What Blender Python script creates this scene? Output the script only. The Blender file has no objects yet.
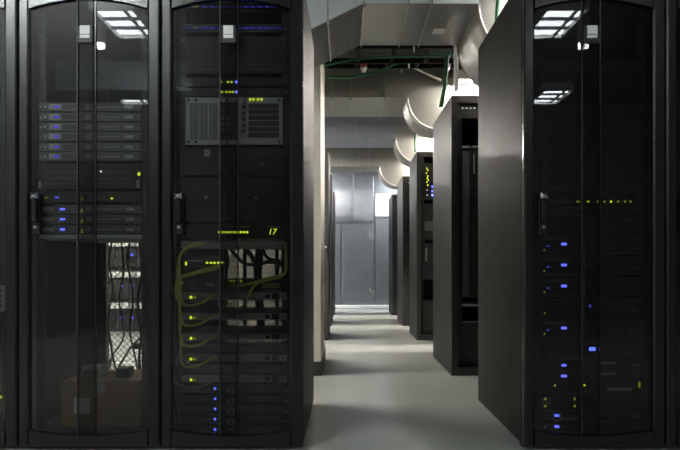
import bpy, math, random
from mathutils import Vector
random.seed(7)
C = bpy.context.scene.collection
S = bpy.context.scene
PI = math.pi

# ------------------------------------------------------------------ camera
F_PX, VX, VY, CAM_H = 696.8, 345.5, 267.5, 0.766
cam_d = bpy.data.cameras.new('camera')
cam = bpy.data.objects.new('camera', cam_d); C.objects.link(cam)
cam.location = (0, 0, CAM_H); cam.rotation_euler = (PI/2, 0, 0)
cam_d.sensor_fit = 'HORIZONTAL'; cam_d.sensor_width = 36
cam_d.lens = F_PX/680*36
cam_d.shift_x = -(VX-340)/680; cam_d.shift_y = (VY-225)/680
cam_d.clip_start = 0.05
S.camera = cam
# ------------------------------------------------------------------ world and exposure
w = bpy.data.worlds.new('world'); S.world = w; w.use_nodes = True
w.node_tree.nodes['Background'].inputs[0].default_value = (0.8, 0.9, 1.0, 1)
w.node_tree.nodes['Background'].inputs[1].default_value = 0.004
S.view_settings.view_transform = 'Standard'; S.view_settings.look = 'None'
S.view_settings.gamma = 1; S.view_settings.use_curve_mapping = False
S.view_settings.exposure = 0.0
# lamp strengths (the lamps themselves are built further down)
E_CEIL = 20.0      # louvred ceiling fixtures on the near side of the row
E_TUBE = 800.0      # batten tubes over the racks on the right, and the added far-left lamp
E_TUBE_L = 560.0    # batten tubes in the aisles on the left
E_NEAR = 330.0      # left lamp right behind the near racks
E_NEAR_R = 180.0    # right lamp right behind the near racks
E_END = 560.0       # lamps by the end wall
E_FILL_R = 50.0   # weak fill lamp added over the near aisle on the right
E_FRONT = 520.0     # batten lamps over the aisle the camera stands in

# ------------------------------------------------------------------ materials
def mat(name, col, rough=0.5, metal=0.0, spec=0.5, noise=0.0, nscale=40, bump=0.0, nrough=0.0, stretch=None, coat=0.0):
    m = bpy.data.materials.new(name); m.use_nodes = True
    nt = m.node_tree; b = nt.nodes['Principled BSDF']
    b.inputs['Base Color'].default_value = (*col, 1)
    b.inputs['Roughness'].default_value = rough
    b.inputs['Metallic'].default_value = metal
    b.inputs['Specular IOR Level'].default_value = spec
    b.inputs['Coat Weight'].default_value = coat
    if noise or bump or nrough:
        tc = nt.nodes.new('ShaderNodeTexCoord'); mp = nt.nodes.new('ShaderNodeMapping')
        n = nt.nodes.new('ShaderNodeTexNoise'); n.inputs['Scale'].default_value = nscale
        n.inputs['Detail'].default_value = 5
        if stretch: mp.inputs['Scale'].default_value = stretch
        nt.links.new(tc.outputs['Object'], mp.inputs[0]); nt.links.new(mp.outputs[0], n.inputs['Vector'])
        if noise:
            r = nt.nodes.new('ShaderNodeMix'); r.data_type = 'RGBA'
            r.inputs[6].default_value = (*[c*(1-noise) for c in col], 1)
            r.inputs[7].default_value = (*[min(1, c*(1+noise)) for c in col], 1)
            nt.links.new(n.outputs['Fac'], r.inputs[0]); nt.links.new(r.outputs[2], b.inputs['Base Color'])
        if nrough:
            mr = nt.nodes.new('ShaderNodeMapRange')
            mr.inputs['To Min'].default_value = max(0.02, rough-nrough); mr.inputs['To Max'].default_value = rough+nrough
            nt.links.new(n.outputs['Fac'], mr.inputs[0]); nt.links.new(mr.outputs[0], b.inputs['Roughness'])
        if bump:
            bp = nt.nodes.new('ShaderNodeBump'); bp.inputs['Strength'].default_value = bump
            bp.inputs['Distance'].default_value = 0.01
            nt.links.new(n.outputs['Fac'], bp.inputs['Height']); nt.links.new(bp.outputs[0], b.inputs['Normal'])
    return m

def emit(name, col, strength):
    m = bpy.data.materials.new(name); m.use_nodes = True
    nt = m.node_tree; nt.nodes.remove(nt.nodes['Principled BSDF'])
    e = nt.nodes.new('ShaderNodeEmission'); e.inputs[0].default_value = (*col, 1); e.inputs[1].default_value = strength
    nt.links.new(e.outputs[0], nt.nodes['Material Output'].inputs[0])
    return m

def tinted_glass(name, tint, ior=1.5):
    m = bpy.data.materials.new(name); m.use_nodes = True
    nt = m.node_tree; nt.nodes.remove(nt.nodes['Principled BSDF'])
    t = nt.nodes.new('ShaderNodeBsdfTransparent'); t.inputs[0].default_value = (*tint, 1)
    g = nt.nodes.new('ShaderNodeBsdfGlossy'); g.inputs['Roughness'].default_value = 0.0
    f = nt.nodes.new('ShaderNodeFresnel'); f.inputs[0].default_value = ior
    mx = nt.nodes.new('ShaderNodeMixShader')
    nt.links.new(f.outputs[0], mx.inputs[0]); nt.links.new(t.outputs[0], mx.inputs[1]); nt.links.new(g.outputs[0], mx.inputs[2])
    # a thin film of dust: a small wide lobe besides the mirror reflection
    d = nt.nodes.new('ShaderNodeBsdfGlossy'); d.inputs['Roughness'].default_value = 0.30
    m2 = nt.nodes.new('ShaderNodeMixShader'); m2.inputs[0].default_value = 0.0065
    nt.links.new(mx.outputs[0], m2.inputs[1]); nt.links.new(d.outputs[0], m2.inputs[2])
    nt.links.new(m2.outputs[0], nt.nodes['Material Output'].inputs[0])
    return m

M = dict(
    rack=mat('rack_paint', (0.014, 0.0145, 0.014), 0.42, noise=0.15, nscale=60, bump=0.03),
    side=mat('rack_side_paint', (0.007, 0.0075, 0.007), 0.48, spec=0.14, noise=0.12, nscale=8, nrough=0.04),
    bezel=mat('door_bezel_paint', (0.009, 0.0095, 0.0095), 0.25, noise=0.1, nscale=80),
    dark=mat('black_steel', (0.018, 0.018, 0.018), 0.5),
    face=mat('server_black_face', (0.11, 0.11, 0.107), 0.45, noise=0.15, nscale=120),
    face2=mat('server_grey_face', (0.40, 0.40, 0.395), 0.45, noise=0.12, nscale=90),
    chassis_grey=mat('chassis_grey_face', (0.55, 0.55, 0.54), 0.5, noise=0.1, nscale=120),
    silver=mat('silver_face', (0.42, 0.42, 0.41), 0.4, metal=0.3, noise=0.1, nscale=120),
    inner=mat('rack_inner_matt', (0.012, 0.012, 0.012), 0.9, spec=0.1),
    galv_lit=mat('lit_galvanised_sheet', (0.78, 0.83, 0.84), 0.34, metal=0.35, noise=0.10, nscale=10, nrough=0.05),  # near duct body: lamp light on its front lifted into the colour
    galv_shaded=mat('shaded_galvanised_sheet', (0.27, 0.268, 0.255), 0.30, metal=0.8, noise=0.14, nscale=10, nrough=0.06),  # near duct underside: dimmer reflections put into the sheet colour
    hole=mat('black_void', (0.004, 0.004, 0.004), 0.8),
    chrome=mat('chrome', (0.75, 0.75, 0.75), 0.22, metal=1.0),
    badge=mat('badge_silver', (0.85, 0.86, 0.86), 0.5, metal=0.0),
    galv=mat('galvanised_sheet', (0.31, 0.305, 0.28), 0.38, metal=0.8, noise=0.12, nscale=5, nrough=0.03, stretch=(1, 1, 1)),
    galv_cool=mat('galvanised_panel', (0.31, 0.335, 0.365), 0.34, metal=0.75, noise=0.12, nscale=9, nrough=0.06),
    seam=mat('galvanised_seam', (0.42, 0.41, 0.39), 0.36, metal=0.8),
    floor=mat('sealed_floor', (0.36, 0.368, 0.345), 0.23, noise=0.07, nscale=2.5),
    cream=mat('cream_wall_paint', (0.62, 0.60, 0.53), 0.55, noise=0.04, nscale=20, bump=0.02),
    wall=mat('grey_wall_paint', (0.30, 0.305, 0.30), 0.6, noise=0.04, nscale=15, bump=0.02),
    ceil=mat('dark_ceiling_paint', (0.035, 0.035, 0.035), 0.9, spec=0.1, noise=0.1, nscale=6),
    rubber=mat('black_rubber', (0.02, 0.02, 0.02), 0.5),
    card=mat('cardboard', (0.36, 0.22, 0.11), 0.8, noise=0.12, nscale=30),
    paper=mat('paper_label', (0.72, 0.72, 0.68), 0.7),
    olive=mat('olive_cable', (0.82, 0.78, 0.14), 0.5),
    black_cable=mat('black_cable', (0.015, 0.015, 0.015), 0.5),
    grey_cable=mat('grey_cable', (0.32, 0.33, 0.32), 0.5),
    green=mat('green_cable', (0.005, 0.10, 0.04), 0.5),
    white_enamel=mat('white_enamel', (0.88, 0.88, 0.87), 0.35),
    red=mat('red_plastic', (0.45, 0.02, 0.02), 0.4),
    tray=mat('tray_black', (0.006, 0.006, 0.006), 0.8, spec=0.1),
    glass=tinted_glass('tinted_door_glass', (0.74, 0.75, 0.74)),
    spine=tinted_glass('dark_door_glass', (0.56, 0.56, 0.56)),
    blue=emit('blue_led', (0.10, 0.12, 1.0), 3),
    blue_hot=emit('bright_blue_led', (0.11, 0.17, 1.0), 5),
    blue_dim=emit('dim_blue_led', (0.10, 0.10, 1.0), 1.1),
    lime=emit('yellow_green_led', (0.62, 0.75, 0.03), 1.8),
    lime_dim=emit('dim_yellow_green_led', (0.55, 0.58, 0.03), 0.5),
    blue_glow=emit('blue_light_strip', (0.10, 0.10, 1.0), 0.16),
    white_led=emit('white_led', (1, 1, 0.95), 2),
    ceil_lamp=emit('ceiling_lamp_glow', (0.90, 0.97, 1.0), E_CEIL),
    tube=emit('tube_glow', (1.0, 0.93, 0.83), E_TUBE),
    tube_l=emit('left_tube_glow', (1.0, 0.955, 0.87), E_TUBE_L),
    tube_n=emit('near_left_tube_glow', (1.0, 0.965, 0.90), E_NEAR),
    tube_nr=emit('near_right_tube_glow', (1.0, 0.965, 0.90), E_NEAR_R),
    tube_e=emit('end_tube_glow', (0.95, 0.97, 1.0), E_END),
    tube_fill=emit('fill_tube_glow', (0.90, 0.97, 0.95), E_FILL_R),
    tube_f=emit('front_tube_glow', (0.90, 0.97, 0.95), E_FRONT),
    downlight=emit('downlight_glow', (1, 1, 1), 25),
)

# ------------------------------------------------------------------ mesh helpers
class MB:
    def __init__(s): s.v, s.f, s.sm = [], [], []
    def box(s, x0, x1, y0, y1, z0, z1):
        n = len(s.v)
        s.v += [(x0,y0,z0),(x1,y0,z0),(x1,y1,z0),(x0,y1,z0),(x0,y0,z1),(x1,y0,z1),(x1,y1,z1),(x0,y1,z1)]
        for q in ((0,3,2,1),(4,5,6,7),(0,1,5,4),(1,2,6,5),(2,3,7,6),(3,0,4,7)):
            s.f.append(tuple(n+i for i in q)); s.sm.append(False)
        return s
    def cbox(s, x, y, z, sx, sy, sz): return s.box(x-sx/2, x+sx/2, y-sy/2, y+sy/2, z-sz/2, z+sz/2)
    def chbox(s, x0, x1, y0, y1, z0, z1, c):
        """box with its front (low y) edges chamfered by c"""
        pts = [(x0,z0),(x1,z0),(x1,z1),(x0,z1)]
        inn = [(x0+c,z0+c),(x1-c,z0+c),(x1-c,z1-c),(x0+c,z1-c)]
        n = len(s.v)
        s.v += [(a,y0,b) for a,b in inn]+[(a,y0+c,b) for a,b in pts]+[(a,y1,b) for a,b in pts]
        F = [(n,n+1,n+2,n+3),(n+11,n+10,n+9,n+8)]
        for i in range(4):
            j = (i+1) % 4
            F += [(n+4+i,n+4+j,n+j,n+i),(n+8+i,n+8+j,n+4+j,n+4+i)]
        s.f += F; s.sm += [False]*len(F)
        return s
    def prism(s, poly, y0, y1):
        """polygon in (x,z), extruded along y"""
        n, k = len(s.v), len(poly)
        s.v += [(x,y0,z) for x,z in poly]+[(x,y1,z) for x,z in poly]
        s.f += [tuple(n+i for i in range(k)), tuple(n+k+i for i in reversed(range(k)))]
        s.sm += [False, False]
        for i in range(k):
            j = (i+1) % k
            s.f.append((n+i, n+k+i, n+k+j, n+j)); s.sm.append(False)
        return s
    def prism_x(s, poly, x0, x1):
        """polygon in (y,z), extruded along x"""
        n, k = len(s.v), len(poly)
        s.v += [(x0,y,z) for y,z in poly]+[(x1,y,z) for y,z in poly]
        s.f += [tuple(n+i for i in reversed(range(k))), tuple(n+k+i for i in range(k))]; s.sm += [False, False]
        for i in range(k):
            j = (i+1) % k; s.f.append((n+i, n+j, n+k+j, n+k+i)); s.sm.append(False)
        return s
    def cyl(s, p0, p1, r, n=10, r1=None):
        p0, p1 = Vector(p0), Vector(p1); r1 = r if r1 is None else r1
        d = (p1-p0).normalized()
        a = d.orthogonal().normalized(); b = d.cross(a)
        k = len(s.v)
        for p, rr in ((p0,r),(p1,r1)):
            for i in range(n):
                t = 2*PI*i/n; s.v.append(tuple(p+(a*math.cos(t)+b*math.sin(t))*rr))
        for i in range(n):
            j = (i+1) % n; s.f.append((k+i,k+j,k+n+j,k+n+i)); s.sm.append(True)
        s.f += [tuple(k+i for i in reversed(range(n))), tuple(k+n+i for i in range(n))]; s.sm += [False, False]
        return s
    def tube(s, pts, r, n=6, sub=5):
        P = [Vector(p) for p in pts]
        if len(P) > 2:
            Q = [P[0]*2-P[1]]+P+[P[-1]*2-P[-2]]; out = []
            for i in range(1, len(Q)-2):
                a,b,c,d = Q[i-1:i+3]
                for k in range(sub):
                    t = k/sub
                    out.append(0.5*((2*b)+(c-a)*t+(2*a-5*b+4*c-d)*t*t+(3*b-a-3*c+d)*t**3))
            out.append(P[-1]); P = out
        k = len(s.v); ref = Vector((0.31,0.87,0.38))
        for i, p in enumerate(P):
            d = (P[min(i+1,len(P)-1)]-P[max(i-1,0)]).normalized()
            a = ref-d*ref.dot(d)
            if a.length < 1e-3: a = d.orthogonal()
            a.normalize(); ref = a; b = d.cross(a)
            for j in range(n):
                t = 2*PI*j/n; s.v.append(tuple(p+(a*math.cos(t)+b*math.sin(t))*r))
        for i in range(len(P)-1):
            for j in range(n):
                q = (j+1) % n
                s.f.append((k+i*n+j,k+i*n+q,k+(i+1)*n+q,k+(i+1)*n+j)); s.sm.append(True)
        e = k+(len(P)-1)*n
        s.f += [tuple(k+i for i in reversed(range(n))), tuple(e+i for i in range(n))]; s.sm += [False, False]
        return s
    def ring(s, c, R, r, n=20, m=6):
        """torus lying in the xz plane"""
        k = len(s.v)
        for i in range(n):
            t = 2*PI*i/n
            for j in range(m):
                u = 2*PI*j/m
                s.v.append((c[0]+(R+r*math.cos(u))*math.cos(t), c[1]+r*math.sin(u), c[2]+(R+r*math.cos(u))*math.sin(t)))
        for i in range(n):
            for j in range(m):
                a, b = (i+1) % n, (j+1) % m
                s.f.append((k+i*m+j,k+a*m+j,k+a*m+b,k+i*m+b)); s.sm.append(True)
        return s
    def mesh(s, name, m):
        me = bpy.data.meshes.new(name); me.from_pydata(s.v, [], s.f)
        me.polygons.foreach_set('use_smooth', s.sm); me.materials.append(m); me.update()
        return me
    def build(s, name, m, parent=None, loc=(0,0,0)):
        return link(name, s.mesh(name, m), parent, loc)

def link(name, me, parent=None, loc=(0,0,0)):
    o = bpy.data.objects.new(name, me); C.objects.link(o); o.location = loc
    if parent is not None: o.parent = parent
    return o
def tag(o, label, cat, group=None):
    o['label'] = label; o['category'] = cat
    if group: o['group'] = group
    return o
def thing(name, label, cat, loc=(0,0,0), group=None):
    o = bpy.data.objects.new(name, None); C.objects.link(o); o.location = loc; o.empty_display_size = 0.1
    return tag(o, label, cat, group)
def struct(o): o['kind'] = 'structure'; return o
def stuff(o): o['kind'] = 'stuff'; return o
KIDS = {}
def copy_tree(root, loc, label, group=None):
    kids = {}
    for o in C.objects: 
        if o.parent is not None: kids.setdefault(o.parent.name, []).append(o)
    def rec(o, par):
        c = o.copy(); C.objects.link(c); c.parent = par
        for ch in kids.get(o.name, []): rec(ch, c)
        return c
    r = rec(root, None); r.location = loc; r['label'] = label
    if group: r['group'] = group
    return r
def text_mesh(txt, size, depth=0.0008, shear=0.0):
    cu = bpy.data.curves.new('text', 'FONT'); cu.body = txt; cu.size = size; cu.extrude = depth
    cu.align_x = 'CENTER'; cu.align_y = 'CENTER'; cu.shear = shear
    o = bpy.data.objects.new('text', cu); C.objects.link(o)
    bpy.context.view_layer.update()
    me = bpy.data.meshes.new_from_object(o.evaluated_get(bpy.context.evaluated_depsgraph_get()))
    bpy.data.objects.remove(o); bpy.data.curves.remove(cu)
    for v in me.vertices: v.co = Vector((v.co.x, -v.co.z, v.co.y))
    return me
def wx(px, D): return (px-VX)*D/F_PX           # picture column -> metres across, on the plane at depth D
def wz(py, D): return CAM_H+(VY-py)*D/F_PX     # picture row -> height, on the plane at depth D
NTH = ['topmost', 'second from the top', 'third from the top', 'fourth from the top', 'fifth from the top', 'sixth from the top']

# ------------------------------------------------------------------ room shell
XL, XR, YB, YF, ZC = -3.3, 4.6, -5.0, 13.45, 3.3
struct(MB().box(XL, XR, YB, YF, -0.1, 0).build('floor', M['floor']))
struct(MB().box(XL, XR, YB, YF, ZC, ZC+0.1).build('ceiling', M['ceil']))
struct(MB().box(XL-0.1, XL, YB, YF, 0, ZC).build('wall_left', M['wall']))
struct(MB().box(XR, XR+0.1, YB, YF, 0, ZC).build('wall_right', M['wall']))
struct(MB().box(XL, XR, YF, YF+0.1, 0, ZC).build('wall_far', M['wall']))
struct(MB().box(XL, XR, YB-0.1, YB, 0, ZC).build('wall_back', M['wall']))
# cream painted pier behind the near row, with black skirting
col = struct(MB().box(-1.0, -0.176, 4.93, 5.85, 0, ZC).build('wall_pier', M['cream']))
struct(MB().box(-1.008, -0.168, 4.922, 5.858, 0, 0.10).build('baseboard_pier', M['rubber']))

# ------------------------------------------------------------------ racks
RF, RB, RH = 2.924, 3.924, 2.0        # near row: door front, rear face, height
RW = 0.60
DOOR_T = 0.034
def arch(x0, x1, z_edge, z_mid, n=10):
    out = []
    for i in range(n+1):
        t = i/n; out.append((x0+(x1-x0)*t, z_edge+(z_mid-z_edge)*(1-(2*t-1)**2)))
    return out
def near_rack(x0, label, rear='solid'):
    """enclosed rack with a framed glass door; local origin at the front left foot"""
    r = thing('server_rack', label, 'server rack', (x0, RF, 0), 'glass-doored racks in the near row')
    W = RW-0.004
    a = MB(); y0, y1 = DOOR_T+0.004, RB-RF
    a.box(0, W, y0, y1, 0.03, 0.065)                               # floor pan
    a.box(0, W, y0, y1, RH-0.035, RH)                              # roof
    for px in (0.0, W-0.045):
        for py in (y0, y1-0.05): a.box(px, px+0.045, py, py+0.05, 0.065, RH-0.035)
    for px in (0.03, W-0.08):
        for py in (y0+0.03, y1-0.10): a.box(px, px+0.05, py, py+0.05, 0, 0.03)
    a.build('frame', M['rack'], r)
    MB().chbox(0.0, W, y0-0.002, y0+0.04, 0.004, 0.03, 0.004).build('plinth', M['rack'], r)
    for px in (0.0, W-0.003):
        MB().box(px, px+0.003, y0+0.05, y1-0.05, 0.065, RH-0.035).build('side_panel_inner', M['inner'], r)
    for px, e in ((-0.0015, 0), (W-0.0005, 1)):
        p = MB(); p.box(px, px+0.002, y0, y1, 0.02, RH-0.004)
        p.build('side_panel', M['side'], r)
    for px, pw, wb in ((0.052, 0.040, 0.052), (W-0.094, 0.042, W-0.056)):
        rl = MB().box(px, px+pw, 0.0627, 0.068, 0.075, RH-0.05)
        rl.box(wb, wb+0.004, 0.068, 0.10, 0.075, RH-0.05)
        rl.build('mounting_rail', M['dark'], r)
    if rear == 'solid':
        MB().box(0.045, W-0.045, y1-0.012, y1-0.002, 0.065, RH-0.035).build('rear_door', M['dark'], r)
    elif rear == 'mesh':
        m = MB(); p = 0.034; n = int(2.4/p); z0, z1, xa, xb = 0.065, 1.06, 0.045, W-0.045
        m.box(xa, xb, y1-0.012, y1-0.002, 1.06, RH-0.035)
        for i in range(-60, 90):
            for sgn in (1, -1):
                # diamond lattice wires clipped to the rear opening
                pts = []
                for t in (xa, xb):
                    pts.append((t, z0+i*p+sgn*(t-xa)))
                (ax, az), (bx, bz) = pts
                def clip(ax, az, bx, bz):
                    lo, hi = 0.0, 1.0; dz = bz-az
                    t0, t1 = (z0-az)/dz, (z1-az)/dz
                    if t0 > t1: t0, t1 = t1, t0
                    lo, hi = max(lo, t0), min(hi, t1)
                    return None if lo >= hi-0.01 else (ax+(bx-ax)*lo, az+dz*lo, ax+(bx-ax)*hi, az+dz*hi)
                q = clip(ax, az, bx, bz)
                if q: m.cyl((q[0], y1-0.006, q[1]), (q[2], y1-0.006, q[3]), 0.0017, 4)
        m.build('rear_mesh_door', M['dark'], r)
    elif rear == 'open':
        b = MB(); n = 150
        b.box(0.045, W-0.045, y1-0.012, y1-0.002, 1.10, RH-0.035)
        for i in range(n): b.box(0.045, W-0.045, y1-0.010, y1-0.006, 0.07+i*0.0068, 0.07+i*0.0068+0.0042)  # fine bars added to dim the bright pier seen through the rack
        for px in (0.045, 0.2, 0.38, W-0.065): b.box(px, px+0.02, y1-0.012, y1-0.002, 0.065, 1.10)
        b.build('rear_mesh_door', M['dark'], r)
        MB().chbox(wx(203, 3.5)-x0, wx(226, 3.5)-x0, 3.5-RF, 3.56-RF, 0.07, 0.95, 0.004).build('cable_manager', M['dark'], r)
    # ---- front door
    gx0, gx1 = 0.046, W-0.052
    zb, zbm, zt, ztm = 0.082, 0.056, 1.855, 1.895
    d = MB()
    d.chbox(0, gx0, 0, DOOR_T, 0.012, RH-0.008, 0.008)
    d.chbox(gx1, W, 0, DOOR_T, 0.012, RH-0.008, 0.008)
    lo = arch(gx0, gx1, zb, zbm); hi = arch(gx0, gx1, zt, ztm)
    d.prism([(gx0, 0.012), (gx1, 0.012)]+list(reversed(lo)), 0.0, DOOR_T)
    d.prism(hi+[(gx1, RH-0.008), (gx0, RH-0.008)], 0.0, DOOR_T)
    door = d.build('door', M['bezel'], r)
    sx0, sx1 = 0.247, 0.323                                   # dark strip down the middle of the door
    def sub(poly, a, b):
        return [(a+(b-a)*i/6, poly(a+(b-a)*i/6)) for i in range(7)]
    fz = lambda e, m: (lambda x: e+(m-e)*(1-(2*(x-gx0)/(gx1-gx0)-1)**2))
    fb, ft = fz(zb, zbm), fz(zt, ztm)
    for a, b in ((gx0, sx0), (sx1, gx1)):
        poly = sub(fb, a, b)+list(reversed(sub(ft, a, b)))
        MB().prism(poly, 0.014, 0.018).build('glass_pane', M['glass'], door)
    s = MB(); n = 8; k = 0
    zb_, zt_ = fb(0.28)+0.0, ft(0.28)
    sec = []
    for i in range(n+1):
        t = i/n; sec.append((sx0+(sx1-sx0)*t, 0.016-0.012*min(1.0, 8*min(t, 1-t))))
    poly = sec+[(sx1, 0.018), (sx0, 0.018)]
    b0 = len(s.v)
    s.v += [(x, y, zb_) for x, y in poly]+[(x, y, zt_) for x, y in poly]
    kk = len(poly)
    for i in range(kk):
        j = (i+1) % kk; s.f.append((i, j, kk+j, kk+i)); s.sm.append(False)
    s.f += [tuple(reversed(range(kk))), tuple(range(kk, 2*kk))]; s.sm += [False, False]
    s.build('centre_glass_strip', M['spine'], door)
    for x, gm in ((sx0, 'dark'), (sx1, 'bezel')):
        MB().box(x-0.0022, x+0.0022, 0.008, 0.02, zb_, zt_).build('glazing_bar', M[gm], door)
    # badge in a little dark holder
    bz = 1.752
    MB().chbox(0.252, 0.318, -0.004, 0.008, bz-0.045, bz+0.03, 0.004).build('badge_holder', M['dark'], door)
    b = MB().chbox(0.264, 0.306, -0.010, -0.003, bz-0.010, bz+0.028, 0.002)
    b.chbox(0.264, 0.306, -0.010, -0.003, bz-0.026, bz-0.012, 0.002)
    b.build('badge', M['badge'], door)
    # swing handle
    h = MB(); hx = 0.079
    h.chbox(hx-0.018, hx+0.018, -0.008, 0.0145, 0.905, 1.075, 0.003)
    h.chbox(hx-0.011, hx+0.011, -0.030, -0.014, 0.955, 1.072, 0.004)
    h.box(hx-0.009, hx+0.009, -0.016, -0.006, 1.045, 1.07)
    h.build('handle', M['bezel'], door)
    hp = MB().chbox(hx-0.016, hx+0.016, -0.036, -0.006, 1.052, 1.080, 0.010); hp.build('handle_cap', M['chrome'], door)
    MB().cyl((hx, -0.014, 0.935), (hx, 0.0, 0.935), 0.007, 12).build('lock', M['chrome'], door)
    for z in (0.3, 1.7):
        MB().cyl((W-0.004, 0.017, z), (W-0.004, 0.017, z+0.07), 0.007, 8).build('hinge', M['dark'], door)
    return r
XA, XB_, XC = -1.376, -0.776, 0.749
near_rack(XA-RW, 'black glass-doored rack cut off by the left edge of the photo')
near_rack(XA, 'black rack with glass door, cardboard box in its base and mesh back', 'mesh')
near_rack(XB_, 'black glass-doored rack full of olive cables, left of the aisle', 'open')
near_rack(XC, 'black glass-doored rack right of the aisle with glowing blue lights')
near_rack(XC+RW, 'black rack cut off by the right edge of the photo')

# ------------------------------------------------------------------ rack devices (near row)
DV = 2.982                                             # depth of the equipment faces
def X(px): return wx(px, DV)
def Z(py): return wz(py, DV)
PXM = DV/F_PX                                          # metres per picture pixel there
led_cache = {}
def led(root, o, px, py, m, w=2.0, h=2.0):
    key = (m, w, h)
    if key not in led_cache:
        led_cache[key] = MB().chbox(-w*PXM/2, w*PXM/2, -0.004, 0.001, -h*PXM/2, h*PXM/2, min(w, h)*PXM*0.25).mesh('led', M[m])
    return link('led', led_cache[key], root, (X(px)-o[0], 0, Z(py)-o[2]))
def device(name, label, cat, x0, x1, y0, y1, face, depth=0.55, group=None, ears=True, style='plain', d=DV):
    """rack unit whose face covers picture box x0..x1, y0..y1 on the equipment plane"""
    a, b, zb, zt = X(x0), X(x1), Z(y1), Z(y0)
    o = ((a+b)/2, DV, zb)
    r = thing(name, label, cat, o, group); W = (b-a)/2; H = zt-zb; g = 0.0012
    MB().chbox(-W+0.022, W-0.022, 0.004, depth, g, H-g, 0.002).build('chassis', M['dark'], r)
    f = MB().chbox(-W, W, 0, 0.0045, g, H-g, 0.0018); f.build('front_plate', M[face], r)
    return r, o
def knob(r, o, px, py, rad=2.2, m='face2'):
    c = (X(px)-o[0], Z(py)-o[2])
    MB().cyl((c[0], -0.006, c[1]), (c[0], 0.001, c[1]), rad*PXM, 12).build('knob', M[m], r)
def plate(r, o, x0, x1, y0, y1, m, name='label_plate', t=0.002):
    return MB().chbox(X(x0)-o[0], X(x1)-o[0], -t, 0.001, Z(y1)-o[2], Z(y0)-o[2], 0.0005).build(name, M[m], r)
def slots(r, o, x0, x1, y0, y1, nx, ny, m='hole', name='vent_slots', fill=0.6):
    b = MB(); dx, dy = (x1-x0)/nx, (y1-y0)/ny
    for i in range(nx):
        for j in range(ny):
            cx, cy = x0+(i+.5)*dx, y0+(j+.5)*dy
            b.box(X(cx-dx*fill/2)-o[0], X(cx+dx*fill/2)-o[0], -0.0006, 0.0006, Z(cy+dy*fill/2)-o[2], Z(cy-dy*fill/2)-o[2])
    return stuff(b.build(name, M[m], r))

# --- rack with the cardboard box
ys = [107, 117, 126.8, 136.6, 147, 156.6]
proto = None
for i, y in enumerate(ys):
    lab = 'dark grey slim server with blue light, %s of the six' % (NTH[i] if i < 5 else 'lowest')
    if proto is None:
        r, o = device('rack_server', lab, 'server', 39, 141.5, y-4.8, y+4.8, 'face', group='six slim servers high in the box rack')
        plate(r, o, 49, 61, y-3, y+2.6, 'face2', 'control_panel'); led(r, o, 56.5, y, 'blue_dim', 5.5, 2.4)
        knob(r, o, 45.5, y, 1.3); knob(r, o, 41, y+0.6, 0.9); knob(r, o, 88, y, 2.4)
        plate(r, o, 124.5, 133.5, y-1.6, y+1.6, 'silver'); plate(r, o, 97, 120, y-0.4, y+0.6, 'face2', 'drive_trim')
        slots(r, o, 63, 84, y-2, y+2.5, 14, 2)
        proto = (r, o, y)
    else:
        copy_tree(proto[0], (proto[1][0], DV, Z(y+4.8)), lab)
# dark units in the middle of that rack
r, o = device('rack_switch', 'dark rack unit with one bright yellow-green light below the six slim servers', 'switch', 39, 142, 163, 189, 'dark')
led(r, o, 139, 174, 'lime', 2.6, 3.2); led(r, o, 101, 171.5, 'white_led', 1.6, 1.6)
slots(r, o, 44, 132, 170, 186, 34, 3, 'face', 'port_rows', 0.45)
plate(r, o, 136.5, 139.5, 180, 188, 'face2', 'handle_tab'); plate(r, o, 38.6, 41, 181, 188.5, 'face2', 'handle_tab')
r, o = device('rack_server', 'thin dark server with a blue and three green lights above three servers', 'server', 39, 142, 191, 203, 'dark')
led(r, o, 57, 197.4, 'blue_dim', 4, 2); led(r, o, 46, 197.6, 'lime_dim', 1.8, 1.8); led(r, o, 82, 198.4, 'lime_dim', 2.2, 2.2); led(r, o, 112, 198.4, 'lime', 2.2, 2)
slots(r, o, 88, 108, 194, 201, 10, 2, 'face')
proto = None
for i, y in enumerate((209.2, 219.2, 229.4)):
    lab = 'slim server with blue and yellow lights, %s of three above the cables' % ('topmost', 'middle one', 'lowest')[i]
    if proto is None:
        r, o = device('rack_server', lab, 'server', 39, 141.5, y-4.8, y+4.8, 'face', group='three slim servers mid-height in the box rack')
        led(r, o, 62.5, y, 'blue', 5, 2); led(r, o, 82, y+1.8, 'lime_dim', 1.6, 4); knob(r, o, 88.5, y, 2.4)
        plate(r, o, 125.5, 134, y-1.6, y+1.6, 'silver'); plate(r, o, 98, 121, y-0.4, y+0.5, 'face2', 'drive_trim')
        plate(r, o, 42, 54, y-2, y+2, 'face2', 'control_panel')
        proto = (r, o, y)
    else: copy_tree(proto[0], (proto[1][0], DV, Z(y+4.8)), lab)
r, o = device('rack_shelf', 'grey metal shelf bar under the three slim servers', 'shelf', 39, 142, 234.4, 239, 'face2', 0.5)
MB().box(-0.2, 0.2, 0.02, 0.035, -0.006, 0.004).build('shelf_lip', M['face2'], r)
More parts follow.
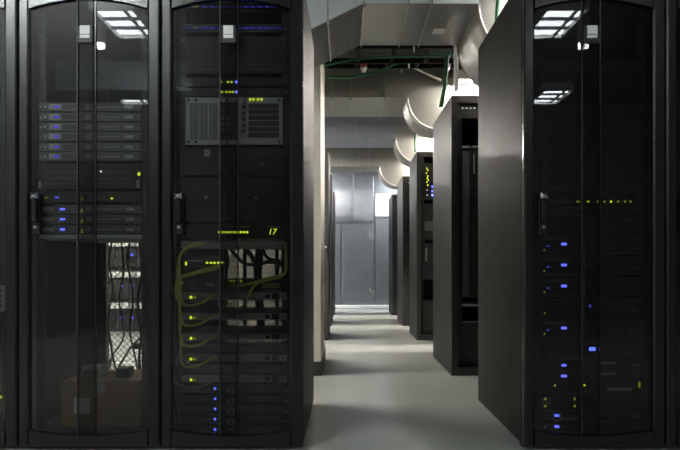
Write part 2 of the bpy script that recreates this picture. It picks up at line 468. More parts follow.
# cardboard box with a label
bx0, bx1, bz1 = wx(61, 3.06), wx(139, 3.06), wz(381, 3.06)
r = thing('cardboard_box', 'brown cardboard box with white label standing in the rack base', 'box', (bx0, 3.06, 0.066))
w_ = bx1-bx0; h_ = bz1-0.066
MB().box(0, w_, 0, 0.004, 0, h_).box(0, w_, 0.356, 0.36, 0, h_).box(0, 0.004, 0.004, 0.356, 0, h_).box(w_-0.004, w_, 0.004, 0.356, 0, h_).box(0.004, w_-0.004, 0.004, 0.356, 0, 0.004).build('carton', M['card'], r)
MB().box(0.004, w_-0.004, 0.004, 0.178, h_-0.006, h_-0.002).build('flap', M['card'], r)
MB().box(0.004, w_-0.004, 0.181, 0.356, h_-0.006, h_-0.002).build('flap', M['card'], r)
MB().box(wx(74, 3.06)-bx0, wx(90, 3.06)-bx0, -0.001, 0.0005, wz(414, 3.06)-0.066, wz(398, 3.06)-0.066).build('label_sheet', M['paper'], r)
MB().box(w_*0.5-0.02, w_*0.5+0.02, -0.0008, 0.0004, h_-0.05, h_).build('tape', M['face2'], r)
# bits lying on the box
zt = bz1
r = thing('power_adapter', 'black power adapter lying on top of the cardboard box', 'adapter', (wx(119, 3.1), 3.14, zt-0.001))
MB().chbox(-0.03, 0.03, 0, 0.08, 0, 0.045, 0.005).build('brick_body', M['dark'], r)
MB().tube([(-0.028, 0.04, 0.02), (-0.07, 0.04, 0.025), (-0.10, 0.06, 0.012), (-0.15, 0.05, 0.006)], 0.004).build('cord', M['black_cable'], r)
r = thing('network_adapter', 'small grey electronic unit left of the power adapter on the box', 'adapter', (wx(86, 3.1), 3.16, zt-0.001))
MB().chbox(-0.045, 0.045, 0, 0.1, 0, 0.05, 0.004).build('case', M['face2'], r)
MB().box(-0.035, 0.03, -0.001, 0.001, 0.012, 0.036).build('port_panel', M['hole'], r)
MB().cyl((0.03, -0.002, 0.04), (0.03, 0.002, 0.04), 0.004, 8).build('button', M['silver'], r)
# cables hanging in the open lower half of that rack
def zz(py, D): return wz(py, D)
hang = [
 ([(112,240,3.5),(109,262,3.55),(113,290,3.6),(108,318,3.6),(112,352,3.5),(118,378,3.4)], 0.005, 'black_cable', 'black cable hanging farthest left in the open back of the box rack'),
 ([(121,240,3.45),(124,270,3.5),(119,300,3.6),(124,335,3.6),(110,360,3.55),(108,378,3.4)], 0.0045, 'black_cable', 'black cable swinging left near the foot of the box rack'),
 ([(131,238,3.5),(127,260,3.5),(133,295,3.55),(130,330,3.6),(134,352,3.55),(139,376,3.4)], 0.005, 'black_cable', 'thick black cable hanging down the middle of the mesh back'),
 ([(139,238,3.5),(142,270,3.5),(138,300,3.5),(141,335,3.5),(139,360,3.45),(142,378,3.4)], 0.007, 'black_cable', 'black cable hanging farthest right by the glass edge of the box rack'),
 ([(104,285,3.7),(115,277,3.6),(124,268,3.55),(132,262,3.55),(140,262,3.6)], 0.004, 'grey_cable', 'grey cable slung sideways across the upper mesh back'),
 ([(107,320,3.6),(108,335,3.55),(112,345,3.55),(110,368,3.5),(105,378,3.4)], 0.005, 'grey_cable', 'grey cable curling down at the left foot of the mesh back'),
 ([(140,338,3.55),(132,346,3.55),(124,358,3.5),(116,372,3.45)], 0.006, 'black_cable', 'black cable slanting down left across the white panel'),
]
for pts, rad, m, lab in hang:
    tag(MB().tube([(wx(a, d), d, zz(b, d)) for a, b, d in pts], rad).build('hanging_cable', M[m]), lab, 'cable')
tag(MB().chbox(wx(134,3.55), wx(142,3.55), 3.53, 3.58, zz(349,3.55), zz(343,3.55), 0.004).build('plug', M['dark']), 'black plug hanging among the cables in front of the white panel', 'plug')

# --- rack with olive cables (left of the aisle)
for i, (y, gl) in enumerate(((7, 'upper'), (28, 'lower'))):
    r, o = device('rack_switch', '%s of two thin switches with blue strips at the top' % gl, 'switch', 180, 287, y-4.5, y+5, 'dark')
    led(r, o, 194, y-0.5, 'lime_dim', 1.6, 1.6); led(r, o, 197, y-0.5, 'lime_dim', 1.6, 1.6)
    plate(r, o, 184, 282, y-0.5, y+(0.9 if i else 0.3), 'blue_glow', 'status_strip')
    for k, px in enumerate((205, 212, 246, 253, 260, 267)):
        led(r, o, px, y, 'blue_dim', 2.2 if y > 20 else 1.4, 1.0)
    if y > 20: led(r, o, 221, y, 'lime_dim', 2, 1.4)
    knob(r, o, 285, y+1, 0.9)
r, o = device('rack_server', 'dark blank-faced unit between the top switches and green-lit units', 'server', 180, 287, 36, 74, 'dark')
slots(r, o, 186, 282, 62, 72, 30, 2, 'face', 'vent_slots', 0.35)
knob(r, o, 183, 40, 1); knob(r, o, 284, 40, 1)
for i, (y, gl) in enumerate(((82, 'upper'), (92, 'lower'))):
    r, o = device('rack_switch', '%s of two units with green lights and a blue light' % gl, 'switch', 180, 287, y-4.8, y+4.8, 'dark')
    for px in ((221, 228, 231.5) if i == 0 else (222, 226.5, 230, 233)): led(r, o, px, y, 'lime', 2.2, 1.8)
    led(r, o, 236.5, y, 'blue_hot', 2.6, 2.4); slots(r, o, 245, 280, y-2.5, y+2.5, 12, 2, 'face', 'vent_slots', 0.3)
    knob(r, o, 286, y, 0.9)
# five-unit chassis
r, o = device('blade_chassis', 'pale grey perforated chassis with slatted vents and drive bays', 'chassis', 185.5, 282.5, 97, 145, 'chassis_grey')
for k in range(3):
    x0 = 190+k*9.6
    MB().box(X(x0)-o[0], X(x0+7.6)-o[0], -0.003, 0.001, Z(139.5)-o[2], Z(103.5)-o[2]).build('vent_panel', M['face'], r)
    b = MB()
    for q in range(5): b.box(X(x0+0.7+q*1.35)-o[0], X(x0+1.4+q*1.35)-o[0], -0.0045, -0.002, Z(139)-o[2], Z(104)-o[2])
    stuff(b.build('vent_slat', M['face2'], r))
plate(r, o, 219, 237.5, 102, 140, 'dark', 'dark_module'); 
for px in (223, 228): 
    for py in (119, 124, 129): knob(r, o, px, py, 1.0, 'face2')
plate(r, o, 239.5, 247, 102, 138, 'face2', 'control_strip')
for py in (107, 113.5, 119.5, 126, 131.5): knob(r, o, 243.5, py, 1.5, 'hole')
for k in range(6):
    y0 = 103.6+k*5.8
    plate(r, o, 248.5, 279, y0, y0+5.0, 'dark', 'drive_bay')
for px in (250, 253.5, 258, 261.5): led(r, o, px, 99.4, 'lime', 2.0, 2.2)
for px in (188.5, 196, 227, 279.5):
    knob(r, o, px, 100, 1.2, 'hole'); knob(r, o, px, 142, 1.2, 'hole')
r, o = device('rack_server', 'dark unit with small square label just below the pale chassis', 'server', 180, 287, 147, 176, 'dark')
plate(r, o, 204.5, 210, 149.5, 156.5, 'face2'); led(r, o, 258, 153, 'lime_dim', 1.2, 1.2); knob(r, o, 262, 164, 1)
slots(r, o, 186, 200, 158, 173, 6, 3, 'face', 'vent_slots', 0.3)
r, o = device('blank_panel', 'black blank panel with two screws above the green number display', 'panel', 180, 287, 177, 222, 'dark')
knob(r, o, 206, 197.5, 1.5, 'face2'); knob(r, o, 256, 197.5, 1.5, 'face2'); knob(r, o, 286.2, 205, 0.9); knob(r, o, 286.2, 222, 0.9) if False else None
r, o = device('power_meter', 'dark unit with a row of green lights and a green number', 'power unit', 180, 287, 224, 238.5, 'dark')
for k in range(10): led(r, o, 219.5+k*3.05, 232.2, 'lime', 2.0 if k % 3 else 2.6, 2.0)
t = text_mesh('17', 0.036, 0.0008, 0.2); t.materials.append(M['lime']); link('number_display', t, r, (X(272)-o[0], -0.001, Z(232)-o[2]))
plate(r, o, 226, 250, 226.3, 227.2, 'face2', 'trim_line'); plate(r, o, 266, 280, 226.3, 227.2, 'face2', 'trim_line')
r, o = device('patch_bay', 'light grey patch panel bar with olive cables on its left', 'patch panel', 181, 287, 240.5, 249, 'silver', 0.06)
slots(r, o, 207, 222, 241.5, 243, 8, 1, 'hole', 'port_row', 0.7)
MB().box(X(200)-o[0], X(275)-o[0], -0.02, 0.0, 0.003, 0.007).build('cable_bar', M['face2'], r)
for py in (243, 246.5): knob(r, o, 283, py, 1.2, 'hole')
r, o = device('rack_switch', 'dark short switch with five green lights under the patch panel', 'switch', 181, 223, 254, 268, 'dark', 0.3)
led(r, o, 186, 263.5, 'lime', 2, 3.4)
for px in (207, 211, 214.5, 218.5, 222): led(r, o, px, 262.8, 'lime', 2.4, 2)
plate(r, o, 188, 202, 260, 261.5, 'blue_dim' if False else 'face2', 'trim_line')
r, o = device('rack_switch', 'small dark switch with pale label above the five silver servers', 'switch', 181, 219, 276, 291, 'dark', 0.3)
led(r, o, 182, 283, 'lime_dim', 1.4, 3); plate(r, o, 206.5, 214, 283, 286.5, 'silver')
r, o = device('rack_switch', 'narrow dark switch with green lights where yellow cables end', 'switch', 226, 287, 278, 290, 'dark', 0.1)
for px in (230.5, 234, 241): led(r, o, px, 281, 'lime_dim', 2.4, 1.6)
slots(r, o, 262, 280, 283, 288, 6, 2, 'olive', 'port_row', 0.6)
ys = [297.5, 317.8, 338.4, 359.3, 380]
proto = None
for i, y in enumerate(ys):
    lab = 'silver-grey slim server with looped cable, %s of five' % (NTH[i] if i < 4 else 'lowest')
    if proto is None:
        r, o = device('rack_server', lab, 'server', 181, 287, y-5.2, y+2.6, 'face2', 0.42, group='five silver slim servers in the cable rack')
        led(r, o, 191, y-0.2, 'lime', 2.6, 2.6); led(r, o, 194.8, y, 'lime_dim', 2, 1.8)
        plate(r, o, 216, 240, y-4.2, y+1.6, 'face2', 'drive_bay'); plate(r, o, 240.5, 248, y-4.4, y+1.8, 'silver', 'drive_bay'); plate(r, o, 248.5, 264, y-4.4, y+1.8, 'silver', 'drive_bay')
        plate(r, o, 265.5, 269.5, y-3, y+0.6, 'hole', 'port'); plate(r, o, 272, 279, y-4, y+1.6, 'dark', 'module')
        plate(r, o, 280.5, 286, y-4, y+1.8, 'face2', 'ear_plate'); plate(r, o, 183, 187, y-4.4, y-3, 'silver')
        knob(r, o, 283, y-1.2, 0.9, 'hole')
        proto = (r, o, y)
    else: copy_tree(proto[0], (proto[1][0], DV, Z(y+2.6)), lab)
for i, y in enumerate((348.8, 369.8)):
    device('blank_panel', 'black blank panel %s of the five silver servers' % ('above the fourth' , 'above the lowest')[i], 'panel', 181, 287, y-5.5, y+3.8, 'dark', 0.06)
# servers with round emblems at the bottom
em = None
ys = [388.5, 398.7, 408.9, 419.1, 429.3]
proto = None
for i, y in enumerate(ys):
    lab = 'black server with round emblem, %s of five at the base' % (NTH[i] if i < 4 else 'lowest')
    if proto is None:
        r, o = device('rack_server', lab, 'server', 181, 287, y-4.8, y+4.8, 'dark', group='five black emblem servers at the base of the cable rack')
        led(r, o, 215, y, 'blue', 2.2, 2.2)
        plate(r, o, 196, 212, y+0.6, y+1.5, 'face', 'trim_line'); plate(r, o, 250, 278, y-1, y, 'face', 'trim_line')
        c = (X(231)-o[0], Z(y+4.0)-o[2]+0.006)
        MB().ring((c[0], -0.002, c[1]), 0.0145, 0.0018).build('emblem_ring', M['badge'], r)
        t = text_mesh('DELL', 0.0118); t.materials.append(M['badge']); link('emblem', t, r, (c[0], -0.001, c[1]))
        knob(r, o, 286, y+2, 1.1, 'silver')
        proto = (r, o, y)
    else: copy_tree(proto[0], (proto[1][0], DV, Z(y+4.8)), lab)

# olive cable runs on the left post, one to each silver server
def cable(pts, rad, m, lab, name='patch_cable', D=2.962):
    return tag(MB().tube([(wx(p[0], p[2] if len(p) > 2 else D), p[2] if len(p) > 2 else D, wz(p[1], p[2] if len(p) > 2 else D)) for p in pts], rad, 6, 4).build(name, M[m]), lab, 'cable')
ord5 = ['topmost', 'second', 'third', 'fourth', 'lowest']
for i, y in enumerate([297.5, 317.8, 338.4, 359.3]):
    dx = i*0.9
    cable([(205-i*4, 243.5+i*0.6), (194-i*2, 244.5+i), (184-dx, 250+i), (178.5-dx*0.5+i*0.7, 262), (177.8+i*0.8, 285), (179+i*0.5, y-9), (183, y+6), (194, y+7.5), (204, y+4), (211, y-1), (215, y-2)],
          0.0062, 'olive', 'olive cable from the patch panel looping into the %s silver server' % ord5[i])
cable([(180, 352), (175, 366), (174, 378), (178, 384), (192, 388), (206, 385), (215, 379)], 0.0055, 'grey_cable', 'grey cable looping into the lowest silver server')
cable([(222, 266), (210, 270), (196, 273), (184, 276), (178, 280), (176, 290), (177.5, 300)], 0.008, 'olive', 'thick olive cable sweeping left from the short switch')
cable([(224, 264), (207, 268.5), (190, 274), (180, 279), (179, 292), (180.5, 306)], 0.006, 'olive', 'thinner olive cable sweeping left just above the thick one')
cable([(229, 286), (240, 285.5), (256, 282), (270, 278), (284, 274.5), (286, 262), (285, 248), (281, 241.5)], 0.0065, 'olive', 'olive cable rising to the right end of the patch panel')
cable([(247, 300), (250, 292), (257, 283.5), (268, 280), (283, 277)], 0.0055, 'olive', 'short olive cable slanting up right above the silver servers')
cable([(218, 303), (222, 308), (231, 303), (238, 309), (246, 304)], 0.004, 'olive', 'kinked olive cable between the two topmost silver servers')
cable([(222, 247, 3.0), (224, 256, 3.05), (226, 270, 3.1), (224, 290, 3.15), (226, 300, 3.15)], 0.006, 'black_cable', 'black cable hanging just left of the bright gap')
cable([(229, 247, 3.05), (236, 256, 3.05), (244, 263, 3.05), (256, 265, 3.05), (270, 262, 3.05), (284, 266, 3.05)], 0.0075, 'black_cable', 'black cable drooping across the gap under the patch panel')
cable([(244, 248, 3.1), (252, 257, 3.1), (256, 272, 3.1), (256, 292, 3.1)], 0.010, 'black_cable', 'thick black cable in the middle of the bright gap')
cable([(262, 249, 3.1), (268, 258, 3.1), (280, 262, 3.1), (284, 272, 3.1)], 0.007, 'black_cable', 'black cable curving right at the right of the gap')
cable([(278, 248, 3.05), (276, 258, 3.05), (280, 270, 3.05)], 0.005, 'black_cable', 'short black cable under the right end of the patch panel')
for j, xx in enumerate((258, 261.5)):
    cable([(xx, 249, 3.4), (xx-2, 280, 3.4), (xx+1, 320, 3.4), (xx, 345, 3.4)], 0.012, 'black_cable', ('left' if j == 0 else 'right')+' of two thick black cables down the back of the cable rack')

# --- rack right of the aisle
r, o = device('rack_switch', 'dark unit with eight yellow lights in a row, upper right rack', 'switch', 541, 646, 196, 214, 'dark')
for k, px in enumerate((578, 588, 597.5, 604.5, 611, 618, 625, 630.5)): led(r, o, px, 201.6, 'lime' if k in (1, 4) else 'lime_dim', 1.9 if k else 3, 1.8)
plate(r, o, 549, 572, 199.5, 203.5, 'face', 'tape_slot'); plate(r, o, 558, 582, 207, 209.5, 'face', 'tape_slot')
r, o = device('rack_server', 'tall black server below the eight yellow lights, without lights', 'server', 541, 646, 216, 233, 'dark')
plate(r, o, 622, 634, 219, 222, 'face'); plate(r, o, 549, 640, 229, 230, 'face', 'trim_line')
proto = None
ys2 = [244, 265, 286, 328]
for i, y in enumerate(ys2):
    lab = ('black server with bright blue light, topmost in the right rack', 'black server with bright blue light, second down the right rack',
           'black server with bright blue light just above the dim one', 'black server with bright blue light just below the dim one')[i]
    if proto is None:
        r, o = device('rack_server', lab, 'server', 541, 646, y-9.6, y+10.4, 'dark', group='blue-lit servers in the right rack')
        led(r, o, 564, y, 'blue', 5.5, 2.6); led(r, o, 544.2, y+6, 'lime_dim', 1.5, 1.5); led(r, o, 548, y+2, 'blue_dim', 3, 0.7)
        plate(r, o, 544, 567, y-6.5, y-3.5, 'face', 'drive_slot'); knob(r, o, 590, y, 2, 'face')
        plate(r, o, 629, 636.5, y+2, y+5, 'face'); plate(r, o, 542, 640, y+9, y+9.8, 'face', 'trim_line')
        proto = (r, o, y)
    else: copy_tree(proto[0], (proto[1][0], DV, Z(y+10.4)), lab)
y = 307
r, o = device('rack_server', 'black server with only one dim blue dot in its middle', 'server', 541, 646, y-9.6, y+10.4, 'dark')
led(r, o, 590, y-1, 'blue_dim', 2.2, 3); led(r, o, 544.5, y+6, 'lime_dim', 1.3, 1.5); plate(r, o, 548, 572, y-8, y-6.6, 'face', 'drive_slot'); plate(r, o, 629, 636.5, y+2, y+5, 'face')
y = 349
r, o = device('rack_server', 'black server with the brightest pale blue light at its centre', 'server', 541, 646, y-9.6, y+10.4, 'dark')
led(r, o, 592.3, y, 'blue_hot', 6.5, 3.8); plate(r, o, 543, 570, y-9, y-8, 'face', 'trim_line'); plate(r, o, 626, 633, y+2, y+5, 'face'); knob(r, o, 552, y+5, 1.4, 'face')
for i, y in enumerate((365.3, 376)):
    r, o = device('rack_server', '%s of two thin servers with blue lights and grey bars' % ('upper' if i == 0 else 'lower'), 'server', 541, 646, y-5, y+5, 'dark')
    led(r, o, 564, y, 'blue', 5.5 if i else 4.5, 2.4); plate(r, o, 598, 616, y-3.2, y-1, 'face2', 'drive_slot'); knob(r, o, 592, y, 2, 'face')
    plate(r, o, 630, 639, y-1.6, y+1.6, 'face'); 
r, o = device('rack_switch', 'dark unit with amber lights and a long grey slot near the rack base', 'switch', 541, 646, 381.5, 393, 'dark')
led(r, o, 555, 385.4, 'lime_dim', 2, 2); led(r, o, 584.4, 385.2, 'lime', 2.2, 2.2); led(r, o, 639.3, 384.5, 'lime_dim', 1.8, 6); plate(r, o, 607, 632, 387.5, 391, 'face2', 'tape_slot')
led(r, o, 590, 391.8, 'lime_dim', 1.2, 1.2)
r, o = device('disk_array', 'dark drive unit with four small amber lights in a square', 'disk array', 541, 646, 394, 411, 'dark')
for px in (545.3, 574.7):
    for py in (398.8, 406): led(r, o, px, py, 'lime_dim', 1.8, 2.2)
for k in range(6): plate(r, o, 578+k*11, 587.6+k*11, 396, 409.5, 'dark', 'drive_bay', 0.003)
for i, y in enumerate((416, 427)):
    r, o = device('rack_server', ('thin server with ringed blue button at the right rack base', 'lowest thin server in the right rack with blue and amber lights')[i], 'server', 541, 646, y-4.4, y+5, 'dark')
    led(r, o, 556.8, y-0.5, 'blue', 4.6, 2.4)
    if i == 0:
        MB().ring((X(556.8)-o[0], -0.002, Z(y)-o[2]), 0.019, 0.0012).build('button_ring', M['face2'], r); knob(r, o, 592, y+2, 2, 'face')
    else:
        led(r, o, 582, y+0.8, 'lime_dim', 2, 2); led(r, o, 545, y, 'lime_dim', 1.2, 1.2)
    plate(r, o, 630, 640, y-1, y+2, 'face')
r, o = device('patch_bay', 'dark perforated panel near the top of the right rack', 'patch panel', 541, 646, 60, 192, 'dark')
slots(r, o, 548, 642, 70, 186, 24, 20, 'hole', 'vent_slots', 0.5)
# --- rack cut off at the left edge
r, o = device('rack_server', 'pale server face at the left edge of the photo', 'server', -96, 6.5, 285, 312, 'silver')
slots(r, o, -60, 2, 289, 308, 14, 4)
r, o = device('rack_switch', 'dark switch with one yellow light at the left edge of the photo', 'switch', -96, 6.5, 390, 404, 'dark')
led(r, o, 0.8, 397, 'lime', 2.4, 2.6)

# ------------------------------------------------------------------ racks of the rows behind
def far_rack(x0, y0, y1, h, label, kind, flip=False, group='dark racks of the rows behind'):
    r = thing('server_rack', label, 'server rack', (x0, y0, 0), group)
    W, D = RW-0.004, y1-y0
    f = MB().box(0, W, 0.03, D, 0, 0.06).box(0, W, 0.03, D, h-0.03, h)
    for px in (0, W-0.045):
        for py in (0.0, D-0.05): f.box(px, px+0.045, py, py+0.05, 0.0, h-0.001)
    f.box(0.045, W-0.045, 0.0, 0.03, h-0.05, h); f.box(0.045, W-0.045, 0.0, 0.03, 0.0, 0.06)
    f.build('frame', M['rack'], r)
    for px in (0.0-0.002, W-0.002):
        MB().chbox(px, px+0.004, 0.045, D-0.01, 0.015, h-0.004, 0.001).build('side_panel', M['side'], r)
    MB().box(0.045, W-0.045, D-0.012, D-0.004, 0.06, h-0.03).build('rear_door', M['dark'], r)
    for px in (0.055, W-0.085):
        MB().box(px, px+0.03, 0.06, 0.066, 0.06, h-0.05).build('mounting_rail', M['dark'], r)
    if kind == 'mesh':
        d = MB().box(0.0, 0.05, -0.03, -0.002, 0.03, h-0.01).box(W-0.05, W, -0.03, -0.002, 0.03, h-0.01)
        d.box(0.05, W-0.05, -0.03, -0.002, 0.03, 0.09).box(0.05, W-0.05, -0.03, -0.002, h-0.08, h-0.01)
        dd = d.build('door', M['rack'], r)
        s = MB(); n = 44
        for i in range(n):
            z = 0.1+i*(h-0.19)/n; s.box(0.05, W-0.05, -0.02, -0.012, z, z+0.022)
        stuff(s.build('mesh_bars', M['dark'], dd))
        hb = MB().chbox(W-0.04, W-0.012, -0.055, -0.03, 0.92, 1.08, 0.004); hb.build('handle', M['dark'], dd)
        MB().cyl((W-0.026, -0.062, 0.98), (W-0.026, -0.03, 0.98), 0.012, 10).build('lock', M['chrome'], dd)
    return r
R2F, R2B = 4.93, 5.95
R3F, R3B = 7.34, 8.15
R4F, R4B = 9.16, 10.07
R5F, R5B = 11.2, 12.05
HT = 1.985
rk2 = far_rack(XC, R2F, R2B, HT, 'open-fronted dark rack just behind the near right rack', 'open')
rk3 = far_rack(XC, R3F, R3B, HT, 'black rack with a column of yellow lights, third along the aisle', 'open')
rk4 = far_rack(XC, R4F, R4B, 1.965, 'narrow-looking black rack, fourth along the right of the aisle', 'mesh')
rk5 = far_rack(XC, R5F, R5B, 1.94, 'farthest and smallest-looking black rack on the right of the aisle', 'mesh')
far_rack(-0.776, R3F, R3B, HT, 'black mesh-doored rack just past the cream pier on the left', 'mesh')
far_rack(-0.776, R4F, R4B, HT, 'black mesh-doored rack second past the cream pier on the left', 'mesh')
far_rack(-0.776, R5F, R5B, HT, 'black mesh-doored rack farthest along the left of the aisle', 'mesh')
far_rack(XC+RW, R2F, R2B, HT, 'dark rack hidden beside the open-fronted rack on the right', 'mesh')
far_rack(XC+RW, R3F, R3B, HT, 'dark rack hidden beside the yellow-lit rack on the right', 'mesh')
far_rack(XC+RW, R4F, R4B, HT, 'dark rack hidden in the fourth row on the right', 'mesh')
# equipment in the second right rack
def fdev(name, label, cat, px0, px1, py0, py1, D, m, depth=0.4, inset=0.05):
    a, b, zb, zt = wx(px0, D), wx(px1, D), wz(py1, D), wz(py0, D)
    r = thing(name, label, cat, (a, D+inset, zb))
    MB().chbox(0, b-a, 0, depth, 0.001, zt-zb-0.001, 0.003).build('chassis', M[m], r)
    return r, (a, D+inset, zb)
def fled(r, o, px, py, D, m, w, h):
    a, z = wx(px, D), wz(py, D); k = D/F_PX
    MB().box(a-w*k/2-o[0], a+w*k/2-o[0], -0.004, 0.001, z-h*k/2-o[2], z+h*k/2-o[2]).build('led', M[m], r)
D2 = R2F+0.05
r, o = fdev('rack_server', 'black unit with four pinprick lights high in the second rack', 'server', 461, 527, 98, 118, D2, 'dark', inset=0.016)
for px in (463, 467, 471, 475): fled(r, o, px, 107.6, D2, 'white_led', 0.8, 0.8)
r, o = fdev('rack_shelf', 'bright-edged thin shelf below the pinprick lights in the second rack', 'shelf', 460.5, 527, 145.2, 147.6, D2, 'silver', inset=0.016)
MB().box(0.07, 0.09, -0.003, 0.01, -0.004, 0.02).build('clip', M['dark'], r)
r, o = fdev('blade_chassis', 'tall dark chassis with vertical blades in the second rack', 'chassis', 461, 527, 150, 298, D2, 'dark', inset=0.016)
hh = wz(150, D2)-wz(298, D2)
for k in range(8):
    MB().chbox(0.012+k*0.056, 0.060+k*0.056, -0.012, 0.001, 0.01, hh-0.01, 0.003).build('blade', M['face' if k % 2 == 0 else 'dark'], r)
MB().box(0.09, 0.098, -0.02, -0.010, hh-0.17, hh-0.03).build('blade_lever', M['silver'], r)
r, o = fdev('rack_shelf', 'dark pull-out shelf at knee height in the second rack', 'shelf', 461, 527, 303.5, 306.5, D2, 'face2', inset=0.016)
MB().tube([(0.03, -0.004, 0.024), (0.07, -0.006, 0.016), (0.13, -0.004, 0.01), (0.2, 0.0, 0.016)], 0.006).build('lead', M['grey_cable'], r)
r, o = fdev('rack_server', 'dark box server with a pale top edge at the foot of the second rack', 'server', 461, 527, 321.5, 369, D2, 'dark', inset=0.016)
MB().box(0.0, 0.44, -0.003, 0.002, wz(321.5, D2)-wz(369, D2)-0.008, wz(321.5, D2)-wz(369, D2)-0.001).build('top_edge', M['face2'], r)
# third right rack
D3 = R3F+0.05
r, o = fdev('rack_switch', 'black switch with columns of yellow-green and blue lights, third rack', 'switch', 421.8, 467, 163, 200, D3, 'dark', inset=0.016)
for px, py in ((427, 168), (428, 170), (426.6, 173), (428, 176), (427.4, 178), (428.4, 180), (427, 182), (428, 185)): fled(r, o, px, py, D3, 'lime', 1.0, 1.2)
for py in (190, 195): fled(r, o, 427.3, py, D3, 'white_led', 0.6, 0.7)
for py, m in ((186.5, 'blue'), (191, 'blue'), (195, 'blue_hot')): fled(r, o, 432.6, py, D3, m, 1.8, 1.8)
r, o = fdev('rack_server', 'black server with a single blue dot, waist height in the third rack', 'server', 421.8, 467, 243, 280, D3, 'dark', inset=0.016)
fled(r, o, 423.6, 264.8, D3, 'blue_hot', 1.3, 1.3)
MB().chbox(0.04, 0.055, -0.02, 0.001, 0.2, 0.34, 0.003).build('pull_handle', M['face2'], r)
r, o = fdev('rack_server', 'black server at the foot of the third rack with a pale latch', 'server', 421.8, 467, 300, 336, D3, 'dark', inset=0.016)
MB().tube([(0.02, -0.006, 0.08), (0.05, -0.012, 0.072), (0.09, -0.01, 0.082), (0.12, -0.006, 0.078)], 0.008).build('latch', M['chrome'], r)
r, o = fdev('rack_server', 'plain black server filling the middle of the third rack', 'server', 421.8, 467, 203, 240, D3, 'dark', inset=0.016)
MB().chbox(0.03, 0.3, -0.004, 0.001, 0.1, 0.2, 0.002).build('drive_bay', M['face'], r)

# ------------------------------------------------------------------ rack seen through the mesh back (left, second row)
r2x0 = -1.98
r = thing('server_rack', 'grey open rack of silver disk shelves seen through the mesh back', 'server rack', (r2x0, R2F, 0))
fr = MB()
for px in (0, 0.66):
    for py in (0, 0.75): fr.box(px, px+0.045, py, py+0.05, 0, 1.98)
fr.box(0, 0.705, 0, 0.8, 1.94, 1.98).box(0.045, 0.66, 0.4, 0.41, 0.4, 1.94)
fr.build('frame', M['rack'], r)
MB().chbox(0.045, 0.66, 0.02, 0.03, 0.105, 0.315, 0.003).build('lower_panel', M['white_enamel'], r)
MB().chbox(0.045, 0.66, 0.02, 0.03, 0.0, 0.09, 0.003).build('kick_panel', M['white_enamel'], r)
for k, (pa, pb) in enumerate(((238, 268.5), (269, 299.5), (300, 332))):
    za, zb = wz(pb, R2F), wz(pa, R2F)
    q = thing('disk_array', '%s silver-edged disk array with blue lights seen through the mesh back' % ('topmost', 'middle', 'lowest')[k], 'disk array', (r2x0+0.05, R2F, za))
    MB().chbox(0, 0.605, 0.012, 0.5, 0.001, zb-za-0.001, 0.003).build('chassis', M['dark'], q)
    n = 12
    for j in range(n):
        xx = 0.006+j*0.0497
        MB().chbox(xx, xx+0.044, 0.0, 0.013, 0.012, zb-za-0.075, 0.003).build('drive_tray', M['dark'], q)
        MB().chbox(xx, xx+0.040, -0.006, 0.013, zb-za-0.060, zb-za-0.02, 0.003).build('drive_latch', M['white_enamel' if j % 4 else 'face2'], q)
    for j, xx in enumerate((0.349, 0.42)[0 if k else 1:]):
        MB().cbox(xx, -0.004, (zb-za)*0.45, 0.016, 0.006, 0.016).build('led', M['blue'], q)
# far-left neighbour behind the mesh is the plain wall

# ------------------------------------------------------------------ ventilation ducts
def duct(y0, y1, zb, zt, x_end, rad, label, seams, left=-2.6, drop=None, xr=2.7, m='galv', ed=None):
    """galvanised duct across the room whose underside steps down through a curved elbow at x_end"""
    r = thing('ventilation_duct', label, 'duct', (0, y0, zb), 'galvanised ducts over the aisles')
    cx = x_end+rad
    main = [(left, 0 if not drop else drop[1]-zb)]
    if drop: main += [(drop[0], drop[1]-zb), (drop[2], 0)]
    main += [(x_end, 0)]
    body = main+[(x_end, zt-zb), (left, zt-zb)]
    MB().prism(body, 0, y1-y0).build('duct_body', M[m], r)
    arc = [(cx-rad*math.cos(t), -rad*math.sin(t)) for t in [PI/2*i/14 for i in range(15)]]
    poly = arc+[(xr, -rad), (xr, zt-zb), (x_end, zt-zb)]
    e = MB(); k = len(poly); d = ed or (y1-y0)
    e.prism(poly, 0, d)
    for i in range(len(e.f)-k, len(e.f)-k+14): e.sm[i] = True
    e.build('elbow', M['galv'], r)
    # rolled lip along the front edge of the curve
    MB().tube([(a, -0.002, b) for a, b in arc], 0.007, 6, 2).build('elbow_rim', M['seam'], r)
    MB().tube([(a, d+0.002, b) for a, b in arc], 0.007, 6, 2).build('elbow_rim', M['seam'], r)
    for hx in (-1.6, 0.3, 1.9):
        for hy in (0.03, y1-y0-0.03): MB().cyl((hx, hy, zt-zb-0.002), (hx, hy, ZC-zb), 0.006, 6).build('hanger_rod', M['tray'], r)
    def under(x):
        if drop and x < drop[2]:
            if x <= drop[0]: return drop[1]-zb
            return (drop[1]-zb)*(drop[2]-x)/(drop[2]-drop[0])
        return 0
    for x in seams:
        u = under(x)
        s = MB().box(x-0.0035, x+0.0035, -0.010, 0.001, u-0.012, zt-zb)
        s.box(x-0.0035, x+0.0035, -0.012, y1-y0+0.01, u-0.012, u+0.001)
        s.build('seam_flange', M['seam'], r)
        for yy in (-0.012, d):
            pass
        bt = MB().cyl((x, -0.02, u-0.02), (x, -0.004, u-0.02), 0.009, 8); bt.build('bolt', M['seam'], r)
    return r
zA = 2.262
dA = duct(3.945, 4.685, zA, 2.75, 0.755, 0.35, 'big near duct with kinked underside across the top of the aisle', [-0.10, 0.105, 0.36, 0.49], drop=(-0.20, 2.115, 0.10), m='galv_lit')
